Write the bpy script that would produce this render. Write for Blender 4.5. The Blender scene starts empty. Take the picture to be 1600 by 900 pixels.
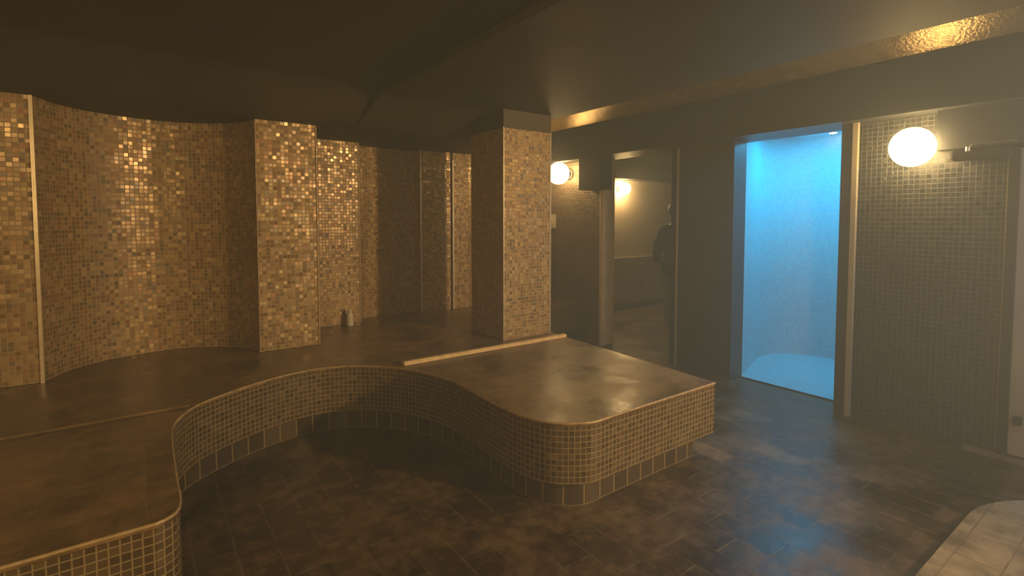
import bpy, bmesh, math, random
from mathutils import Vector
random.seed(7)
scn = bpy.context.scene
COL = scn.collection
PI = math.pi

# ------------------------------------------------------------------ helpers
def link(o, parent=None):
    COL.objects.link(o)
    if parent is not None:
        o.parent = parent
    return o

def obj(name, bm, mat, parent=None, smooth=False):
    me = bpy.data.meshes.new(name)
    bm.normal_update()
    bm.to_mesh(me)
    bm.free()
    if smooth:
        for p in me.polygons:
            p.use_smooth = True
    me.materials.append(mat)
    return link(bpy.data.objects.new(name, me), parent)

def struct(name, bm, mat, parent=None, smooth=False):
    o = obj(name, bm, mat, parent, smooth)
    if parent is None:
        o['kind'] = 'structure'
    return o

def thing(name, label, cat, loc=(0, 0, 0), rz=0, group=None):
    o = bpy.data.objects.new(name, None)
    o.empty_display_size = .1
    link(o)
    o.location = loc
    o.rotation_euler = (0, 0, rz)
    o['label'] = label
    o['category'] = cat
    if group:
        o['group'] = group
    return o

def tag(o, label, cat, group=None):
    o['label'] = label
    o['category'] = cat
    if group:
        o['group'] = group
    return o

def NB():
    bm = bmesh.new()
    bm.loops.layers.uv.new('UVMap')
    return bm

def quad(bm, cos, uvs=None):
    vs = [bm.verts.new(c) for c in cos]
    f = bm.faces.new(vs)
    if uvs:
        l = bm.loops.layers.uv.active
        for lp, u in zip(f.loops, uvs):
            lp[l].uv = u
    return f

def box(bm, x0, x1, y0, y1, z0, z1, bev=0):
    """axis box, every face carries metre UVs"""
    P = lambda x, y, z: (x, y, z)
    quad(bm, [P(x0,y0,z0),P(x1,y0,z0),P(x1,y0,z1),P(x0,y0,z1)], [(x0,z0),(x1,z0),(x1,z1),(x0,z1)])
    quad(bm, [P(x1,y1,z0),P(x0,y1,z0),P(x0,y1,z1),P(x1,y1,z1)], [(x1,z0),(x0,z0),(x0,z1),(x1,z1)])
    quad(bm, [P(x0,y1,z0),P(x0,y0,z0),P(x0,y0,z1),P(x0,y1,z1)], [(y1,z0),(y0,z0),(y0,z1),(y1,z1)])
    quad(bm, [P(x1,y0,z0),P(x1,y1,z0),P(x1,y1,z1),P(x1,y0,z1)], [(y0,z0),(y1,z0),(y1,z1),(y0,z1)])
    quad(bm, [P(x0,y0,z1),P(x1,y0,z1),P(x1,y1,z1),P(x0,y1,z1)], [(x0,y0),(x1,y0),(x1,y1),(x0,y1)])
    quad(bm, [P(x0,y1,z0),P(x1,y1,z0),P(x1,y0,z0),P(x0,y0,z0)], [(x0,y1),(x1,y1),(x1,y0),(x0,y0)])
    bmesh.ops.remove_doubles(bm, verts=bm.verts, dist=1e-5)
    if bev:
        bmesh.ops.bevel(bm, geom=list(bm.edges), offset=bev, segments=2, affect='EDGES')

def bx(x0, x1, y0, y1, z0, z1, bev=0):
    bm = NB()
    box(bm, x0, x1, y0, y1, z0, z1, bev)
    return bm

def ribbon(pts, z0, z1, closed=False, s0=0.0):
    """vertical wall along a plan polyline; UV = (running length, height)"""
    bm = NB()
    n = len(pts)
    idx = range(n if closed else n - 1)
    s = s0
    lay = bm.loops.layers.uv.active
    lo = [bm.verts.new((p[0], p[1], z0)) for p in pts]
    hi = [bm.verts.new((p[0], p[1], z1)) for p in pts]
    for i in idx:
        j = (i + 1) % n
        L = math.dist(pts[i], pts[j])
        f = bm.faces.new((lo[i], lo[j], hi[j], hi[i]))
        for lp, u in zip(f.loops, ((s, z0), (s + L, z0), (s + L, z1), (s, z1))):
            lp[lay].uv = u
        s += L
    return bm

def prism(pts, z0, z1):
    bm = ribbon(pts, z0, z1, True)
    lay = bm.loops.layers.uv.active
    for z in (z0, z1):
        f = bm.faces.new([bm.verts.new((p[0], p[1], z)) for p in pts])
        for lp in f.loops:
            lp[lay].uv = lp.vert.co.xy
    bmesh.ops.remove_doubles(bm, verts=bm.verts, dist=1e-5)
    bmesh.ops.recalc_face_normals(bm, faces=bm.faces)
    return bm

def catmull(pts, step=.03):
    out = []
    P = [pts[0]] + list(pts) + [pts[-1]]
    for i in range(1, len(P) - 2):
        a, b, c, d = (Vector(q) for q in P[i-1:i+3])
        n = max(2, int((c - b).length / step))
        for k in range(n):
            t = k / n
            q = .5*((2*b) + (c-a)*t + (2*a-5*b+4*c-d)*t*t + (-a+3*b-3*c+d)*t**3)
            out.append((q.x, q.y))
    out.append(tuple(pts[-1]))
    return out

def offset(pts, d):
    """inset a closed plan polygon by d (towards its inside)"""
    n = len(pts)
    area = sum(pts[i][0]*pts[(i+1)%n][1] - pts[(i+1)%n][0]*pts[i][1] for i in range(n))
    sg = 1 if area > 0 else -1
    out = []
    for i in range(n):
        p, q, r = Vector(pts[i-1]), Vector(pts[i]), Vector(pts[(i+1)%n])
        e1, e2 = (q-p).normalized(), (r-q).normalized()
        n1, n2 = Vector((-e1.y, e1.x))*sg, Vector((-e2.y, e2.x))*sg
        m = (n1+n2)
        m = m.normalized() if m.length > 1e-6 else n1
        k = d / max(.4, m.dot(n1))
        out.append((q.x+m.x*k, q.y+m.y*k))
    return out

def lathe(profile, seg=32, at=(0,0,0)):
    bm = NB()
    rings = []
    for r, z in profile:
        if r < 1e-5:
            rings.append([bm.verts.new((at[0], at[1], at[2]+z))])
        else:
            rings.append([bm.verts.new((at[0]+r*math.cos(2*PI*k/seg), at[1]+r*math.sin(2*PI*k/seg), at[2]+z)) for k in range(seg)])
    for a, b in zip(rings, rings[1:]):
        for k in range(seg):
            k2 = (k+1) % seg
            if len(a) == 1 and len(b) == 1: continue
            if len(a) == 1: bm.faces.new((a[0], b[k2], b[k]))
            elif len(b) == 1: bm.faces.new((a[k], a[k2], b[0]))
            else: bm.faces.new((a[k], a[k2], b[k2], b[k]))
    bmesh.ops.recalc_face_normals(bm, faces=bm.faces)
    return bm

def tube(path, r, seg=10):
    bm = NB()
    rings = []
    for i, p in enumerate(path):
        p = Vector(p)
        a = Vector(path[max(0, i-1)]); b = Vector(path[min(len(path)-1, i+1)])
        t = (b-a).normalized()
        up = Vector((0,0,1)) if abs(t.z) < .9 else Vector((1,0,0))
        x = t.cross(up).normalized(); y = t.cross(x)
        rings.append([bm.verts.new(p + x*r*math.cos(2*PI*k/seg) + y*r*math.sin(2*PI*k/seg)) for k in range(seg)])
    for a, b in zip(rings, rings[1:]):
        for k in range(seg):
            bm.faces.new((a[k], a[(k+1)%seg], b[(k+1)%seg], b[k]))
    bm.faces.new(rings[0]); bm.faces.new(rings[-1])
    bmesh.ops.recalc_face_normals(bm, faces=bm.faces)
    return bm

# ------------------------------------------------------------------ materials
class NT:
    def __init__(s, name):
        s.m = bpy.data.materials.new(name)
        s.m.use_nodes = True
        s.t = s.m.node_tree
        s.b = s.t.nodes['Principled BSDF']
    def n(s, typ, **kw):
        nd = s.t.nodes.new(typ)
        for k, v in kw.items():
            setattr(nd, k, v)
        return nd
    def l(s, a, b):
        s.t.links.new(a, b)
    def math(s, op, a, b=None, clamp=False):
        nd = s.n('ShaderNodeMath', operation=op, use_clamp=clamp)
        for i, v in enumerate((a, b)):
            if v is None: continue
            if isinstance(v, (int, float)): nd.inputs[i].default_value = v
            else: s.l(v, nd.inputs[i])
        return nd.outputs[0]
    def vmath(s, op, a, b=None):
        nd = s.n('ShaderNodeVectorMath', operation=op)
        for i, v in enumerate((a, b)):
            if v is None: continue
            if isinstance(v, (tuple, list)): nd.inputs[i].default_value = v
            else: s.l(v, nd.inputs[i])
        return nd.outputs[0]
    def ramp(s, fac, stops, interp='LINEAR'):
        nd = s.n('ShaderNodeValToRGB')
        cr = nd.color_ramp
        cr.interpolation = interp
        while len(cr.elements) < len(stops): cr.elements.new(.5)
        for e, (p, c) in zip(cr.elements, stops):
            e.position = p; e.color = (*c, 1)
        s.l(fac, nd.inputs[0])
        return nd.outputs[0]
    def mix(s, fac, a, b, blend='MIX'):
        nd = s.n('ShaderNodeMix', data_type='RGBA', blend_type=blend)
        for i, v in ((0, fac), (6, a), (7, b)):
            if isinstance(v, (int, float)): nd.inputs[i].default_value = v
            elif isinstance(v, tuple): nd.inputs[i].default_value = (*v, 1)
            else: s.l(v, nd.inputs[i])
        return nd.outputs[2]
    def noise(s, vec, scale, detail=4, rough=.55):
        nd = s.n('ShaderNodeTexNoise')
        nd.inputs['Scale'].default_value = scale
        nd.inputs['Detail'].default_value = detail
        nd.inputs['Roughness'].default_value = rough
        if vec is not None: s.l(vec, nd.inputs['Vector'])
        return nd.outputs['Fac']

def mosaic(name, stops, grout, pitch=.028, gw=.07, rough=.28, metal=.35, tilt=.10, rrange=.25, ph=None, mott=.5):
    """small square glass tiles: random colour, gloss and slight tilt for every tile, raised over matt grout"""
    k = NT(name)
    uv = k.n('ShaderNodeUVMap').outputs[0]
    sc = k.vmath('MULTIPLY', uv, (1/pitch, 1/(ph or pitch), 0))
    cell = k.vmath('FLOOR', sc)
    fr = k.vmath('FRACTION', sc)
    wn = k.n('ShaderNodeTexWhiteNoise', noise_dimensions='3D')
    k.l(cell, wn.inputs['Vector'])
    sep = k.n('ShaderNodeSeparateXYZ'); k.l(fr, sep.inputs[0])
    ax = k.math('ABSOLUTE', k.math('SUBTRACT', sep.outputs[0], .5))
    ay = k.math('ABSOLUTE', k.math('SUBTRACT', sep.outputs[1], .5))
    edge = k.math('MAXIMUM', ax, ay)
    mr = k.n('ShaderNodeMapRange', interpolation_type='SMOOTHSTEP')
    mr.inputs['From Min'].default_value = .5 - gw - .03
    mr.inputs['From Max'].default_value = .5 - gw + .02
    k.l(edge, mr.inputs['Value'])
    g = mr.outputs[0]
    tile = k.ramp(wn.outputs['Value'], stops, 'CONSTANT')
    pos = k.n('ShaderNodeNewGeometry')
    big = k.noise(pos.outputs['Position'], 2.3, 3)
    tile = k.mix(k.math('MULTIPLY', big, mott), tile, (.05, .035, .018), 'MIX')
    col = k.mix(g, tile, grout)
    k.l(col, k.b.inputs['Base Color'])
    sc2 = k.n('ShaderNodeSeparateXYZ'); k.l(wn.outputs['Color'], sc2.inputs[0])
    r = k.math('ADD', k.math('MULTIPLY', k.math('POWER', sc2.outputs[2], 1.5), rrange), rough)
    r = k.math('ADD', k.math('MULTIPLY', k.math('SUBTRACT', .75, r), g), r)
    k.l(r, k.b.inputs['Roughness'])
    k.l(k.math('MULTIPLY', k.math('SUBTRACT', 1.0, g), metal), k.b.inputs['Metallic'])
    off = k.vmath('MULTIPLY', k.vmath('SUBTRACT', wn.outputs['Color'], (.5, .5, .5)), (tilt*2, tilt*2, tilt*2))
    nrm = k.vmath('NORMALIZE', k.vmath('ADD', pos.outputs['Normal'], off))
    bp = k.n('ShaderNodeBump')
    bp.inputs['Strength'].default_value = .45
    bp.inputs['Distance'].default_value = .002
    k.l(k.math('SUBTRACT', 1.0, g), bp.inputs['Height'])
    k.l(nrm, bp.inputs['Normal'])
    k.l(bp.outputs[0], k.b.inputs['Normal'])
    return k.m

def stone(name, cols, joint, tw=.3, th=.15, rough=(.2, .5), jw=.006, rot=PI/2, worn=.5, wcol=(.2,.13,.07), spec=.5):
    """wet stone tiles in running bond with blotchy wear"""
    k = NT(name)
    pos = k.n('ShaderNodeNewGeometry').outputs['Position']
    mp = k.n('ShaderNodeMapping'); mp.inputs['Rotation'].default_value = (0, 0, rot)
    k.l(pos, mp.inputs[0])
    br = k.n('ShaderNodeTexBrick')
    br.offset = .5
    k.l(mp.outputs[0], br.inputs['Vector'])
    for nme, v in (('Scale', 1), ('Mortar Size', jw), ('Mortar Smooth', .3), ('Bias', 0), ('Brick Width', tw), ('Row Height', th)):
        br.inputs[nme].default_value = v
    br.inputs['Color1'].default_value = (0, 0, 0, 1)
    br.inputs['Color2'].default_value = (1, 1, 1, 1)
    br.inputs['Mortar'].default_value = (.5, .5, .5, 1)
    tone = k.ramp(br.outputs['Color'], cols)
    n1 = k.noise(pos, 3.1, 6, .62)
    n2 = k.noise(pos, 16, 5, .6)
    blot = k.ramp(n1, [(.42, (.55, .55, .55)), (.62, (1.25, 1.25, 1.25))])
    c = k.mix(1.0, tone, blot, 'MULTIPLY')
    fine = k.ramp(n2, [(.3, (.75, .75, .75)), (.7, (1.2, 1.2, 1.2))])
    c = k.mix(1.0, c, fine, 'MULTIPLY')
    w = k.ramp(k.math('MULTIPLY', n1, n2), [(.22, (0, 0, 0)), (.45, (1, 1, 1))])
    c = k.mix(k.math('MULTIPLY', w, worn), c, wcol)
    jm = k.math('MULTIPLY', br.outputs['Fac'], k.ramp(n2, [(.38, (.1,.1,.1)), (.62, (.85,.85,.85))]))
    c = k.mix(jm, c, joint)
    k.l(c, k.b.inputs['Base Color'])
    rr = k.ramp(n1, [(.35, (rough[0],)*3), (.65, (rough[1],)*3)])
    k.l(rr, k.b.inputs['Roughness'])
    k.b.inputs['Specular IOR Level'].default_value = spec
    bp = k.n('ShaderNodeBump')
    bp.inputs['Strength'].default_value = .35
    bp.inputs['Distance'].default_value = .006
    h = k.math('ADD', k.math('MULTIPLY', k.math('SUBTRACT', 1.0, br.outputs['Fac']), .6), k.math('MULTIPLY', n2, .5))
    k.l(h, bp.inputs['Height'])
    k.l(bp.outputs[0], k.b.inputs['Normal'])
    return k.m

def plain(name, col, rough=.5, metal=0, var=.25, scale=8, bump=0):
    k = NT(name)
    pos = k.n('ShaderNodeNewGeometry').outputs['Position']
    n = k.noise(pos, scale, 4)
    lo = tuple(c*(1-var) for c in col); hi = tuple(min(1, c*(1+var)) for c in col)
    k.l(k.ramp(n, [(.3, lo), (.7, hi)]), k.b.inputs['Base Color'])
    k.b.inputs['Roughness'].default_value = rough
    k.b.inputs['Metallic'].default_value = metal
    if bump:
        bp = k.n('ShaderNodeBump'); bp.inputs['Strength'].default_value = bump
        bp.inputs['Distance'].default_value = .01
        k.l(k.noise(pos, scale*4, 3), bp.inputs['Height']); k.l(bp.outputs[0], k.b.inputs['Normal'])
    return k.m

def glow(name, col, strength):
    k = NT(name)
    k.b.inputs['Base Color'].default_value = (*col, 1)
    k.b.inputs['Emission Color'].default_value = (*col, 1)
    k.b.inputs['Emission Strength'].default_value = strength
    return k.m

WARM = (1.0, .69, .29)
GOLD = [(0, (.30,.175,.07)), (.22, (.44,.28,.115)), (.45, (.35,.21,.085)), (.62, (.52,.34,.14)), (.78, (.42,.2,.085)), (.84, (.24,.17,.09)), (.95, (.6,.42,.2))]
DARKT = [(0, (.02,.024,.028)), (.3, (.032,.034,.036)), (.6, (.024,.03,.036)), (.85, (.045,.04,.036))]
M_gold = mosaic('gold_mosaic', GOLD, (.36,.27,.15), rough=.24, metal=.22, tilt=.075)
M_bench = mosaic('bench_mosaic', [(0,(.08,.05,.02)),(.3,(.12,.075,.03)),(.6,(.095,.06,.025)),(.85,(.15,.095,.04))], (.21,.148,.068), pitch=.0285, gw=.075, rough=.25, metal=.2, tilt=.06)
M_dark = mosaic('dark_mosaic', DARKT, (.11,.105,.095), pitch=.031, gw=.055, rough=.25, metal=.05, tilt=.04, mott=.1)
M_mid = mosaic('brown_mosaic', [(0,(.10,.07,.05)),(.4,(.15,.10,.06)),(.75,(.12,.09,.075))], (.24,.19,.13), gw=.06, rough=.25, metal=.1, tilt=.05)
M_blue = mosaic('pale_mosaic', [(0,(.62,.66,.68)),(.4,(.7,.72,.72)),(.75,(.66,.7,.74))], (.6,.64,.66), pitch=.028, gw=.06, rough=.3, metal=0, tilt=.02, mott=0)
M_base = mosaic('base_tiles', [(0,(.045,.027,.014)),(.35,(.07,.043,.02)),(.7,(.055,.036,.02))], (.22,.15,.07), pitch=.105, ph=.1345, gw=.028, rough=.3, metal=0, tilt=.02)
M_floor = stone('wet_slate_floor', [(0,(.052,.027,.009)),(.6,(.072,.039,.014)),(.88,(.095,.055,.022)),(1,(.2,.13,.068))], (.13,.088,.046), tw=.3, th=.15, rough=(.25,.5), worn=.6, wcol=(.2,.135,.08))
M_seat = stone('wet_seat_stone', [(0,(.17,.10,.038)),(1,(.24,.142,.055))], (.19,.12,.05), tw=.3, th=.3, rough=(.24,.5), jw=.004, worn=.4, wcol=(.26,.17,.085))
M_pale = stone('pale_stone', [(0,(.34,.25,.15)),(1,(.43,.33,.2))], (.2,.14,.08), tw=.30, th=.15, rough=(.45,.7), jw=.004, worn=.3, wcol=(.5,.4,.26), rot=0)
M_side = stone('side_room_floor', [(0,(.16,.12,.07)),(1,(.22,.16,.1))], (.12,.09,.05), rough=(.3,.5))
M_ceil = plain('dark_ceiling_plaster', (.06,.043,.02), .65, var=.2, scale=2, bump=.1)
M_slope = plain('glossy_sloped_ceiling', (.30,.21,.095), .24, metal=.5, var=.3, scale=14, bump=.3)
M_bulk = plain('dark_bulkhead_paint', (.03,.032,.034), .5, var=.15, scale=3)
M_grey = plain('grey_wall_panel', (.05,.05,.052), .45, var=.15, scale=4)
M_frame = plain('dark_frame', (.035,.028,.024), .4)
M_jamb = plain('lit_jamb', (.72,.56,.36), .5, var=.1)  # tan raised so the jamb's colour carries the lamplight on it
M_tan = plain('tan_plaster', (.44,.37,.27), .55, var=.12, scale=3)
M_trim = plain('pale_metal_trim', (.6,.5,.34), .35, metal=.5, var=.1)
M_strip = plain('lit_step_strip', (.62,.44,.22), .45, var=.2, scale=20)  # pale tone puts the light on a low step's face into colour
M_nose = plain('pale_nosing', (.34,.23,.11), .45, var=.3, scale=25)
M_metal = plain('brushed_metal', (.6,.58,.5), .3, metal=.9, var=.1)
M_white = plain('pale_plastic', (.6,.55,.42), .4, var=.05)
M_globe = glow('globe_glass', WARM, 19)
M_globe3 = glow('small_globe_glass', WARM, 70)
M_skin = plain('skin', (.42,.26,.18), .5, var=.08)
M_shirt = plain('blue_grey_cloth', (.045,.06,.07), .85, var=.2, scale=20)
M_short = plain('dark_cloth', (.03,.035,.04), .85, var=.2, scale=20)
M_hair = plain('dark_hair', (.02,.015,.012), .6, var=.3, scale=40)
M_eye = plain('eye_white', (.7,.7,.68), .2, var=.02)

# ------------------------------------------------------------------ setting
W, WB, B = 4.17, 4.36, 3.97           # right wall front, back; bulkhead front
ZB0, ZB1 = 2.085, 2.43                # bulkhead underside and top

bm = NB()
quad(bm, [(-3.2,-4,0),(WB-.05,-4,0),(WB-.05,5.3,0),(-3.2,5.3,0)])
struct('floor', bm, M_floor)
bm = NB()
quad(bm, [(WB-.05,2.85,0),(9,2.85,0),(9,5.6,0),(WB-.05,5.6,0)])
struct('floor', bm, M_side)

# left wall: plane, concave niche, pier, stepped back panel, recess, panel, groove
niche = catmull([(-.48,4.08),(-.40,4.26),(-.31,4.385),(-.2,4.47),(-.03,4.54),(.2,4.57),(.44,4.48),(.6,4.33),(.67,4.2),(.70,4.09)], .03)
recess = catmull([(1.69,4.76),(1.70,4.84),(1.76,4.92),(1.88,4.955),(2.1,4.96),(2.385,4.96)], .03)
left = [(-3.2,4.08)] + niche + [(1.122,4.09),(1.122,4.735)] + recess + [(2.385,4.90),(2.715,4.86),(2.72,4.95),(2.755,4.95),(2.76,4.88),(2.95,4.87),(3.2,4.99),(WB,4.99)]
struct('wall_left', ribbon(left, .4415, 2.34), M_gold)
struct('wall_far_left', ribbon([(-3.2,-4),(-3.2,4.08)], 0, 2.4), M_gold)
struct('wall_back', ribbon([(WB,-4),(-3.2,-4)], 0, 2.5), M_dark)

# pale edge profiles on the wall's corners
ntrim = [0]
def trim(x, y, z0, z1, r=.007, mat=None):
    ntrim[0] += 1
    return struct('trim_%d' % ntrim[0], bx(x-r, x+r, y-r, y+r, z0, z1), mat or M_trim)
trim(-.48, 4.076, .44, 2.125, .009)
trim(.70, 4.086, .44, 2.11, .004, M_nose)
trim(1.120, 4.086, .44, 2.11, .004, M_nose)
trim(1.687, 4.757, .44, 2.14, .004, M_nose)
trim(2.385, 4.896, .44, 2.14, .009)
trim(2.757, 4.876, .44, 2.05, .009)
trim(W-.002, 4.06, 0, ZB0, .009)
trim(W-.002, 3.052, 0, ZB0, .008)
trim(4.10, 1.533, 0, ZB0, .016, M_tan)
trim(W-.004, .748, 0, 1.82, .007)

# ceiling: low vault over the benches with a cove down to the left wall, flat beam strip over the column
def ceil_z(x, y, base):
    t = min(1, max(0, (y - 3.4) / .7)); t = t*t*(3-2*t)
    return base + (2.125 - base) * t
def ceil_patch(xs, ys, base):
    bm = NB()
    g = [[bm.verts.new((x, y, ceil_z(x, y, base))) for x in xs] for y in ys]
    for j in range(len(ys)-1):
        for i in range(len(xs)-1):
            bm.faces.new((g[j][i], g[j+1][i], g[j+1][i+1], g[j][i+1]))
    return bm
ysr = [-4, -2, 0, 1, 2, 3, 3.4] + [3.4 + .07*k for k in range(1, 11)] + [4.6, 5.3]
bm = ceil_patch([-3.2, -2, -1, 0, .7, 1.4], ysr, 2.325)
for (ya, yb) in zip(ysr, ysr[1:]):      # the small step to the beam strip
    quad(bm, [(1.4,ya,ceil_z(0,ya,2.325)),(1.4,yb,ceil_z(0,yb,2.325)),(1.4,yb,ceil_z(0,yb,2.28)-1e-4),(1.4,ya,ceil_z(0,ya,2.28)-1e-4)])
struct('ceiling', bm, M_ceil, smooth=False)
bm = ceil_patch([1.4, 2, 2.5, 2.95], ysr, 2.28)
for (ya, yb) in zip(ysr, ysr[1:]):
    quad(bm, [(2.95,ya,ceil_z(0,ya,2.28)),(2.95,yb,ceil_z(0,yb,2.28)),(2.95,yb,3.2),(2.95,ya,3.2)])
struct('ceiling', bm, M_ceil)
bm = NB()
quad(bm, [(B+.02,-4,ZB1),(B+.02,5.3,ZB1),(2.93,5.3,ZB1+.70),(2.93,-4,ZB1+.70)])
struct('ceiling', bm, M_slope)
struct('wall_far_end', ribbon([(2.9,5.25),(WB,5.25)], 2.0, 3.25), M_bulk)
struct('wall_near_end', ribbon([(2.9,-3.95),(WB,-3.95)], 0, 3.25), M_bulk)

# right wall in its pieces, and the dark bulkhead over it
struct('wall_right', bx(W, WB, 4.06, 5.3, 0, ZB0+.01), M_mid)
struct('wall_right', bx(W, WB, 2.50, 3.05, 0, ZB0+.01), M_grey)
struct('wall_right', bx(W, WB, .745, 1.55, 0, ZB0+.01), M_dark)
struct('wall_right', bx(W, WB, -4, -.3, 0, ZB0+.01), M_dark)
struct('trim_21', bx(B, WB, -4, 5.3, ZB0, ZB1), M_bulk)
struct('trim_22', bx(4.06, W, .0, 1.07, 1.84, ZB0), M_bulk)
struct('trim_23', bx(B+.005, W, 3.9, 4.21, 1.74, ZB0), M_bulk)
struct('trim_24', bx(4.10, WB, 1.54, 1.625, 0, ZB0), M_frame)
struct('trim_25', bx(W-.002, WB, 4.03, 4.06, 0, ZB0), M_jamb)
struct('trim_26', bx(W-.002, WB-.05, 3.05, 3.125, 0, ZB0), M_frame)
struct('trim_27', bx(W-.002, WB, 2.485, 2.502, 0, ZB0), M_grey)
struct('trim_28', bx(W-.03, WB, .70, .747, 0, 1.83), M_frame)

# the shower room: a rounded cell in pale tile
sh = [(WB-.01,2.485)] + [(4.7,2.6),(5.1,2.735)] + catmull([(5.1,2.735),(5.35,2.73),(5.53,2.62),(5.62,2.42),(5.62,2.18),(5.52,1.85),(5.3,1.6),(5.0,1.48),(4.7,1.46)], .04)[1:] + [(WB-.01,1.5)]
struct('wall_shower', ribbon(sh, 0, 2.27), M_blue)
bm = NB(); bm.faces.new([bm.verts.new((p[0], p[1], .004)) for p in sh]); 
f_sh = struct('floor', bm, M_blue)
lay = f_sh.data.uv_layers.active.data
for lp in f_sh.data.loops:
    lay[lp.index].uv = f_sh.data.vertices[lp.vertex_index].co.xy
bm = NB(); bm.faces.new([bm.verts.new((p[0], p[1], 2.262)) for p in sh])
struct('ceiling', bm, M_blue)

t = thing('downlight', 'tiny round downlight in the ceiling of the blue shower', 'downlight', (5.53,2.27,2.262))
obj('rim', lathe([(.0,-.004),(.034,-.004),(.04,-.006),(.044,-.002),(.044,.0)], 24), M_metal, t)
obj('lens', lathe([(0,-.007),(.03,-.007),(.032,-.004),(0,-.004)], 24), glow('downlight_lens', (.7,.9,1), 8), t)

# the side room beyond the doorway
struct('wall_side_room_back', ribbon([(WB,5.5),(9,5.5)], 0, 2.6), M_tan)
struct('wall_side_room_end', ribbon([(9,5.5),(9,2.9)], 0, 2.6), M_tan)
struct('wall_side_room_front', ribbon([(9,2.9),(WB,2.9)], 0, 2.6), M_grey)
struct('wall_side_room_left', ribbon([(WB+.005,4.06),(WB+.005,5.5)], 0, 2.6), M_tan)
bm = NB(); quad(bm, [(WB,2.9,2.45),(9,2.9,2.45),(9,5.5,2.45),(WB,5.5,2.45)])
struct('ceiling', bm, M_bulk)
struct('trim_29', bx(WB+.01, 9, 5.30, 5.5, 2.03, 2.24), M_bulk)
struct('trim_30', bx(WB+.01, 9, 5.44, 5.5, .795, .83), M_tan)
struct('baseboard_side_room', bx(WB+.01, 9, 5.47, 5.5, 0, .1), M_frame)

# door at the right edge: pale leaf seen edge on past its dark frame
door = struct('door_1', bx(W+.0, W+.045, -.3, .70, .01, 1.825), M_tan)
bm = NB(); box(bm, W-.035, W, .64, .675, .20, .25, .004)
obj('hinge', bm, M_frame, door)

# ------------------------------------------------------------------ bench
curve = catmull([(.02,1.96),(.065,1.985),(.09,2.06),(.09,2.3),(.093,2.65),(.107,2.856),(.154,3.0),(.232,3.121),(.362,3.224),(.542,3.332),(.738,3.405),(.942,3.425),(1.127,3.36),(1.293,3.22),(1.426,3.015),(1.494,2.796),(1.514,2.597),(1.504,2.306),(1.505,2.072),(1.541,1.91),(1.615,1.808),(1.74,1.738),(1.9,1.737)], .025)
outline = [(-3.15,1.96)] + curve + [(2.755,1.737),(2.845,3.15),(2.87,3.45),(3.2,4.41),(W-.005,4.41),(W-.005,4.985),(-3.15,4.985)]
# keep the hidden back of the seat inside the wall line
back = [(3.2,4.985),(2.95,4.865),(2.76,4.865),(2.715,4.855),(2.385,4.895)] + list(reversed(recess[:-1])) + [(1.125,4.73),(1.125,4.085),(.70,4.085)] + list(reversed(niche[1:-1])) + [(-.48,4.075),(-3.15,4.075)]
outline = outline[:-1] + back
bench = thing('serpentine_bench', 'built-in curved steam room bench with wet brown stone top and mosaic tiled front', 'bench', (0,0,0))
obj('seat', prism(outline, .418, .44), M_seat, bench)
riser_pts = [(-3.15,1.96)] + curve + [(2.755,1.737),(2.845,3.15),(2.87,3.45),(3.2,4.41),(W-.005,4.41)]
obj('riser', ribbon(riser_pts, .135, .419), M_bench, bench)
ins = offset(outline, .055)
nb = 1 + len(curve)
base_pts = [(-3.15, 2.01)] + ins[1:nb] + [(2.64,1.80),(2.72,3.15),(2.75,3.45),(3.1,4.46),(W-.005,4.46)]
bmb = ribbon(base_pts, .0005, .1345)
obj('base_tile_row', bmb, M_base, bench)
bm = NB()                               # the underside ledge between mosaic and base row
n = len(riser_pts)
a = [bm.verts.new((p[0], p[1], .135)) for p in riser_pts]
b_ = [bm.verts.new((p[0], p[1], .135)) for p in base_pts]
for i in range(n-1):
    bm.faces.new((a[i], a[i+1], b_[i+1], b_[i]))
obj('ledge', bm, M_base, bench)
obj('nosing', tube([(p[0], p[1], .434) for p in riser_pts[:-3]], .006, 8), M_nose, bench)
bm = NB(); box(bm, 1.40, 2.843, 3.14, 3.185, .44, .466, .006)
o = obj('stone_strip', bm, M_strip, bench); o['label'] = 'low stone step edge across the seat, coloured pale as if lit'
bm = NB(); box(bm, -3.1, .20, 3.09, 3.15, .436, .452, .007)
obj('stone_strip', bm, M_seat, bench)

# ------------------------------------------------------------------ column
colm = thing('tiled_column', 'square mosaic tiled column standing on the bench with one lit face', 'column', (2.605,3.6,.44))
c = [(-.25,-.245),(.235,-.245),(.235,.245),(-.25,.245)]
obj('shaft', ribbon(c, 0, 1.70, True), M_gold, colm)
bm = ribbon([(-.252,-.247),(.237,-.247),(.237,.247),(-.252,.247)], 1.695, 1.845, True)
obj('plaster_head', bm, M_ceil, colm)
for cx_, cy_ in ((-.25,-.245),(.235,-.245)):
    obj('edge_trim', bx(cx_-.004, cx_+.004, cy_-.004, cy_+.004, 0, 1.70), M_trim, colm)

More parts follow.
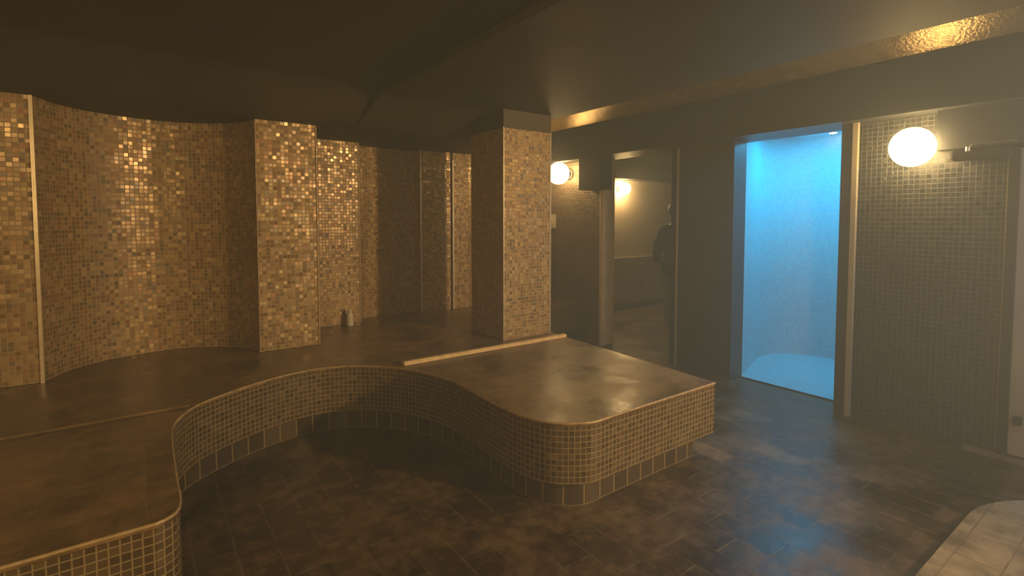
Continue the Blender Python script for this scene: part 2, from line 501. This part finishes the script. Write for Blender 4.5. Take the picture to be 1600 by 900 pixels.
# ------------------------------------------------------------------ lamps
def sphere_profile(r, n=20, z=0):
    return [(r*math.sin(PI*k/n), z - r*math.cos(PI*k/n)) for k in range(n+1)]
def globe_lamp(label, loc, r, mat, wall='x', group='glowing globe wall lamps'):
    t = thing('globe_lamp', label, 'lamp', loc, 0, group)
    obj('globe', lathe(sphere_profile(r), 40), mat, t, smooth=True)
    bm = lathe([(0,0),(r*.55,0),(r*.55,.012),(r*.34,.02),(r*.34,.09),(0,.09)], 24)
    d = .17 if wall == 'x' else .13
    for v in bm.verts:
        x, y, z = v.co
        v.co = (d - z, y, x) if wall == 'x' else (x, d - z, y)
    obj('wall_mount', bm, M_frame, t)
    return t
globe_lamp('large glowing globe lamp on the dark mosaic wall right of the blue shower', (4.0,1.177,1.868), .122, M_globe)
globe_lamp('glowing globe lamp on the mosaic wall partly hidden by the tiled column', (4.0,4.58,1.953), .125, M_globe)
globe_lamp('small glowing globe lamp on the tan wall seen through the doorway', (6.03,5.37,1.89), .085, M_globe3, 'y')

# ------------------------------------------------------------------ small things
t = thing('door_closer', 'dark door closer with a thin metal arm beside the large globe lamp', 'door closer', (4.025,.818,1.79))
obj('body', bx(-.03, .037, -.10, .16, -.03, .035, .006), M_frame, t)
obj('mounting_bracket', bx(.03, W-4.025+.0015, -.05, .12, -.02, .02), M_frame, t)
obj('end_cap', bx(-.032, -.028, .155, .163, -.028, .033), M_metal, t)
obj('arm', tube([(-.03,.085,.035),(-.03,.065,.058),(-.03,-.13,.062)], .006), M_metal, t)
obj('pivot', lathe([(0,-.012),(.011,-.012),(.011,.012),(0,.012)], 16, (-.03,.085,.035)), M_metal, t)

t = thing('wall_plate', 'small square blank plate on the dark mosaic wall below the large lamp', 'wall plate', (W-.001,1.295,1.155))
obj('plate', bx(-.012, 0, -.04, .04, -.05, .05, .003), M_grey, t)
obj('cover', bx(-.016, -.012, -.025, .025, -.035, .035, .001), M_grey, t)
t = thing('switch_plate', 'small pale plate on the far wall just right of the tiled column', 'switch plate', (W-.001,4.89,1.39))
obj('plate', bx(-.014, 0, -.07, .07, -.085, .085, .003), M_white, t)
obj('rocker', bx(-.02, -.014, -.03, .03, -.04, .04, .001), M_white, t)

t = thing('bottle', 'small pale bottle standing on the back bench against the mosaic wall', 'bottle', (1.555,4.67,.4405))
obj('body', lathe([(0,0),(.03,0),(.032,.004),(.030,.09),(.026,.108),(.014,.116),(.014,.122),(0,.122)], 24), M_white, t, smooth=False)
obj('cap', lathe([(0,.12),(.017,.12),(.017,.142),(.013,.146),(0,.146)], 20), M_white, t)

land = obj('stone_landing', prism([(-.5,-3.9),(-.5,.645),(3.1,.645)] + catmull([(3.1,.645),(3.2,.64),(3.29,.618),(3.38,.585),(3.5,.515),(3.62,.40),(3.66,.25),(3.67,.1)], .04)[1:] + [(3.67,-3.9)], .0, .025), M_pale)
tag(land, 'pale tan stone landing with a rounded corner at the lower right', 'stone landing')

# ------------------------------------------------------------------ person in the side room
def skin_mesh(name, V, E, mat, parent, sub=2, root='pelvis', post=None):
    keys = list(V); ix = {k: i for i, k in enumerate(keys)}
    me = bpy.data.meshes.new(name)
    me.from_pydata([V[k][0] for k in keys], [(ix[a], ix[b]) for a, b in E], [])
    o = link(bpy.data.objects.new(name, me))
    m = o.modifiers.new('skin', 'SKIN'); m.use_smooth_shade = True
    me.skin_vertices.new() if not me.skin_vertices else None
    for k, i in ix.items():
        r = V[k][1]
        me.skin_vertices[0].data[i].radius = (r, r) if not isinstance(r, tuple) else r
        me.skin_vertices[0].data[i].use_root = (k == root)
    s = o.modifiers.new('sub', 'SUBSURF'); s.levels = sub; s.render_levels = sub
    dg = bpy.context.evaluated_depsgraph_get(); dg.update()
    nm = bpy.data.meshes.new_from_object(o.evaluated_get(dg))
    nm.name = name
    o.modifiers.clear()
    o.data = nm
    nm.materials.clear(); nm.materials.append(mat)
    for p in nm.polygons: p.use_smooth = True
    if post: post(nm)
    o.parent = parent
    return o

person = thing('person', 'person in a dark blue-grey top standing with bare legs behind the doorway edge', 'person', (5.745,4.225,0), math.radians(-62))
V = {'pelvis': ((0,0,.88),.125), 'waist': ((0,-.01,1.02),.11), 'chest': ((0,-.01,1.2),.135), 'nb': ((0,-.01,1.34),.085), 'neck': ((0,.0,1.41),.052),
     'jaw': ((0,.03,1.47),.07), 'head': ((0,.015,1.54),.092), 'crown': ((0,.01,1.60),.07), 'nose': ((0,.125,1.515),.014)}
E = [('pelvis','waist'),('waist','chest'),('chest','nb'),('nb','neck'),('neck','jaw'),('jaw','head'),('head','crown'),('jaw','nose')]
for s, n_ in ((1,'l'),(-1,'r')):
    V.update({n_+'sh': ((s*.165,-.01,1.275),.06), n_+'el': ((s*.225,-.04,1.05),.042), n_+'wr': ((s*.26,.05,.83),.028), n_+'pm': ((s*.262,.075,.77),.03),
              n_+'hip': ((s*.085,0,.80),.088), n_+'kn': ((s*.10,.015,.46),.056), n_+'cf': ((s*.10,-.015,.34),.055), n_+'an': ((s*.10,-.025,.085),.036), n_+'ft': ((s*.11,.06,.04),.036), n_+'to': ((s*.12,.15,.028),.026), n_+'ear': ((s*.098,.01,1.53),.018)})
    E += [('chest',n_+'sh'),(n_+'sh',n_+'el'),(n_+'el',n_+'wr'),(n_+'wr',n_+'pm'),('pelvis',n_+'hip'),(n_+'hip',n_+'kn'),(n_+'kn',n_+'cf'),(n_+'cf',n_+'an'),(n_+'an',n_+'ft'),(n_+'ft',n_+'to'),('head',n_+'ear')]
    for q, (dy, ln) in enumerate(((.035,.065),(.014,.078),(-.008,.072),(-.028,.055))):
        V[n_+'f%da'%q] = ((s*.265,.08+dy,.745),.009); V[n_+'f%db'%q] = ((s*.268,.083+dy*1.1,.745-ln*.5),.0085); V[n_+'f%dc'%q] = ((s*.258,.088+dy*1.1,.745-ln),.0075)
        E += [(n_+'pm',n_+'f%da'%q),(n_+'f%da'%q,n_+'f%db'%q),(n_+'f%db'%q,n_+'f%dc'%q)]
    V[n_+'ta'] = ((s*.25,.115,.785),.011); V[n_+'tb'] = ((s*.243,.135,.75),.009)
    E += [(n_+'pm',n_+'ta'),(n_+'ta',n_+'tb')]
body = skin_mesh('body', V, E, M_skin, person)
T = {k: (V[k][0], V[k][1]+.03) for k in ('pelvis','waist','chest','lsh','rsh','lel','rel','lwr','rwr')}
T['nb'] = (V['nb'][0], .098)
T['hem'] = ((0,0,.80), .15)
skin_mesh('top', T, [('pelvis','waist'),('waist','chest'),('chest','nb'),('pelvis','hem')]+[e for s in 'lr' for e in (('chest',s+'sh'),(s+'sh',s+'el'),(s+'el',s+'wr'))], M_shirt, person)
S = {'pelvis': ((0,0,.86),.145)}
SE = []
for s, n_ in ((1,'l'),(-1,'r')):
    S[n_+'hip'] = ((s*.09,0,.79),.108); S[n_+'th'] = ((s*.10,.005,.62),.098)
    SE += [('pelvis',n_+'hip'),(n_+'hip',n_+'th')]
skin_mesh('shorts', S, SE, M_short, person)
bm = lathe([(.078,-.07),(.1,-.03),(.107,.02),(.098,.06),(.07,.095),(.03,.11),(0,.113)], 28, (0,-.008,1.535))
for v in bm.verts:
    if v.co.y > .04 and v.co.z < 1.57: v.co.z = 1.57 + (v.co.z-1.57)*.15
obj('hair', bm, M_hair, person, smooth=True)
for s in (-1, 1):
    obj('eye', lathe(sphere_profile(.012, 10), 14, (s*.034,.094,1.54)), M_eye, person, smooth=True)

# ------------------------------------------------------------------ light
def point(name, loc, power, col, r=.14):
    d = bpy.data.lights.new(name, 'POINT'); d.energy = power; d.color = col; d.shadow_soft_size = r
    o = bpy.data.objects.new(name, d); o.location = loc; link(o); return o
d = bpy.data.lights.new('fill_spot_right', 'SPOT'); d.energy = 640; d.color = WARM; d.shadow_soft_size = .12  # warm spot added out of view, coned to brighten the left walls
d.spot_size = math.radians(64); d.spot_blend = .75
o = bpy.data.objects.new('fill_spot_right', d); o.location = (3.85,-2.3,1.9); link(o)
o.rotation_euler = (Vector((.75,4.1,1.25)) - o.location).to_track_quat('-Z', 'Y').to_euler()
point('fill_light_behind', (-1.5,-1.5,1.9), 125, WARM)  # added fill out of view, lifts the seat and left side
point('blue_fill_light', (3.65,-.95,1.55), 28, (.06,.42,1), .2)  # added blue fill out of view, cools the right wall and air
d = bpy.data.lights.new('shower_light', 'AREA'); d.shape = 'DISK'; d.size = .55; d.energy = 14.5; d.color = (.0, .52, 1.0)
o = bpy.data.objects.new('shower_light', d); o.location = (5.0,2.1,2.24); link(o)

# thin steam filling the air
w = bpy.data.worlds.new('steam'); scn.world = w
w.use_nodes = True
nt = w.node_tree
nt.nodes['Background'].inputs[0].default_value = (0, 0, 0, 1)
vs = nt.nodes.new('ShaderNodeVolumeScatter')
vs.inputs['Color'].default_value = (.76, .87, .93, 1)
vs.inputs['Density'].default_value = .07
vs.inputs['Anisotropy'].default_value = .25
nt.links.new(vs.outputs[0], nt.nodes['World Output'].inputs['Volume'])

# ------------------------------------------------------------------ camera and view
cd = bpy.data.cameras.new('camera')
cd.sensor_width = 36; cd.lens = 36*805/1600; cd.shift_y = -65/1600
cd.clip_start = .05
cam = bpy.data.objects.new('camera', cd)
cam.location = (0, 0, 1.4)
cam.rotation_euler = (PI/2 - math.atan(40/805), 0, -math.radians(36))
link(cam)
scn.camera = cam
scn.view_settings.view_transform = 'Standard'
scn.view_settings.exposure = .8
scn.cycles.use_denoising = True
scn.cycles.max_bounces = 6
scn.cycles.sample_clamp_indirect = 4
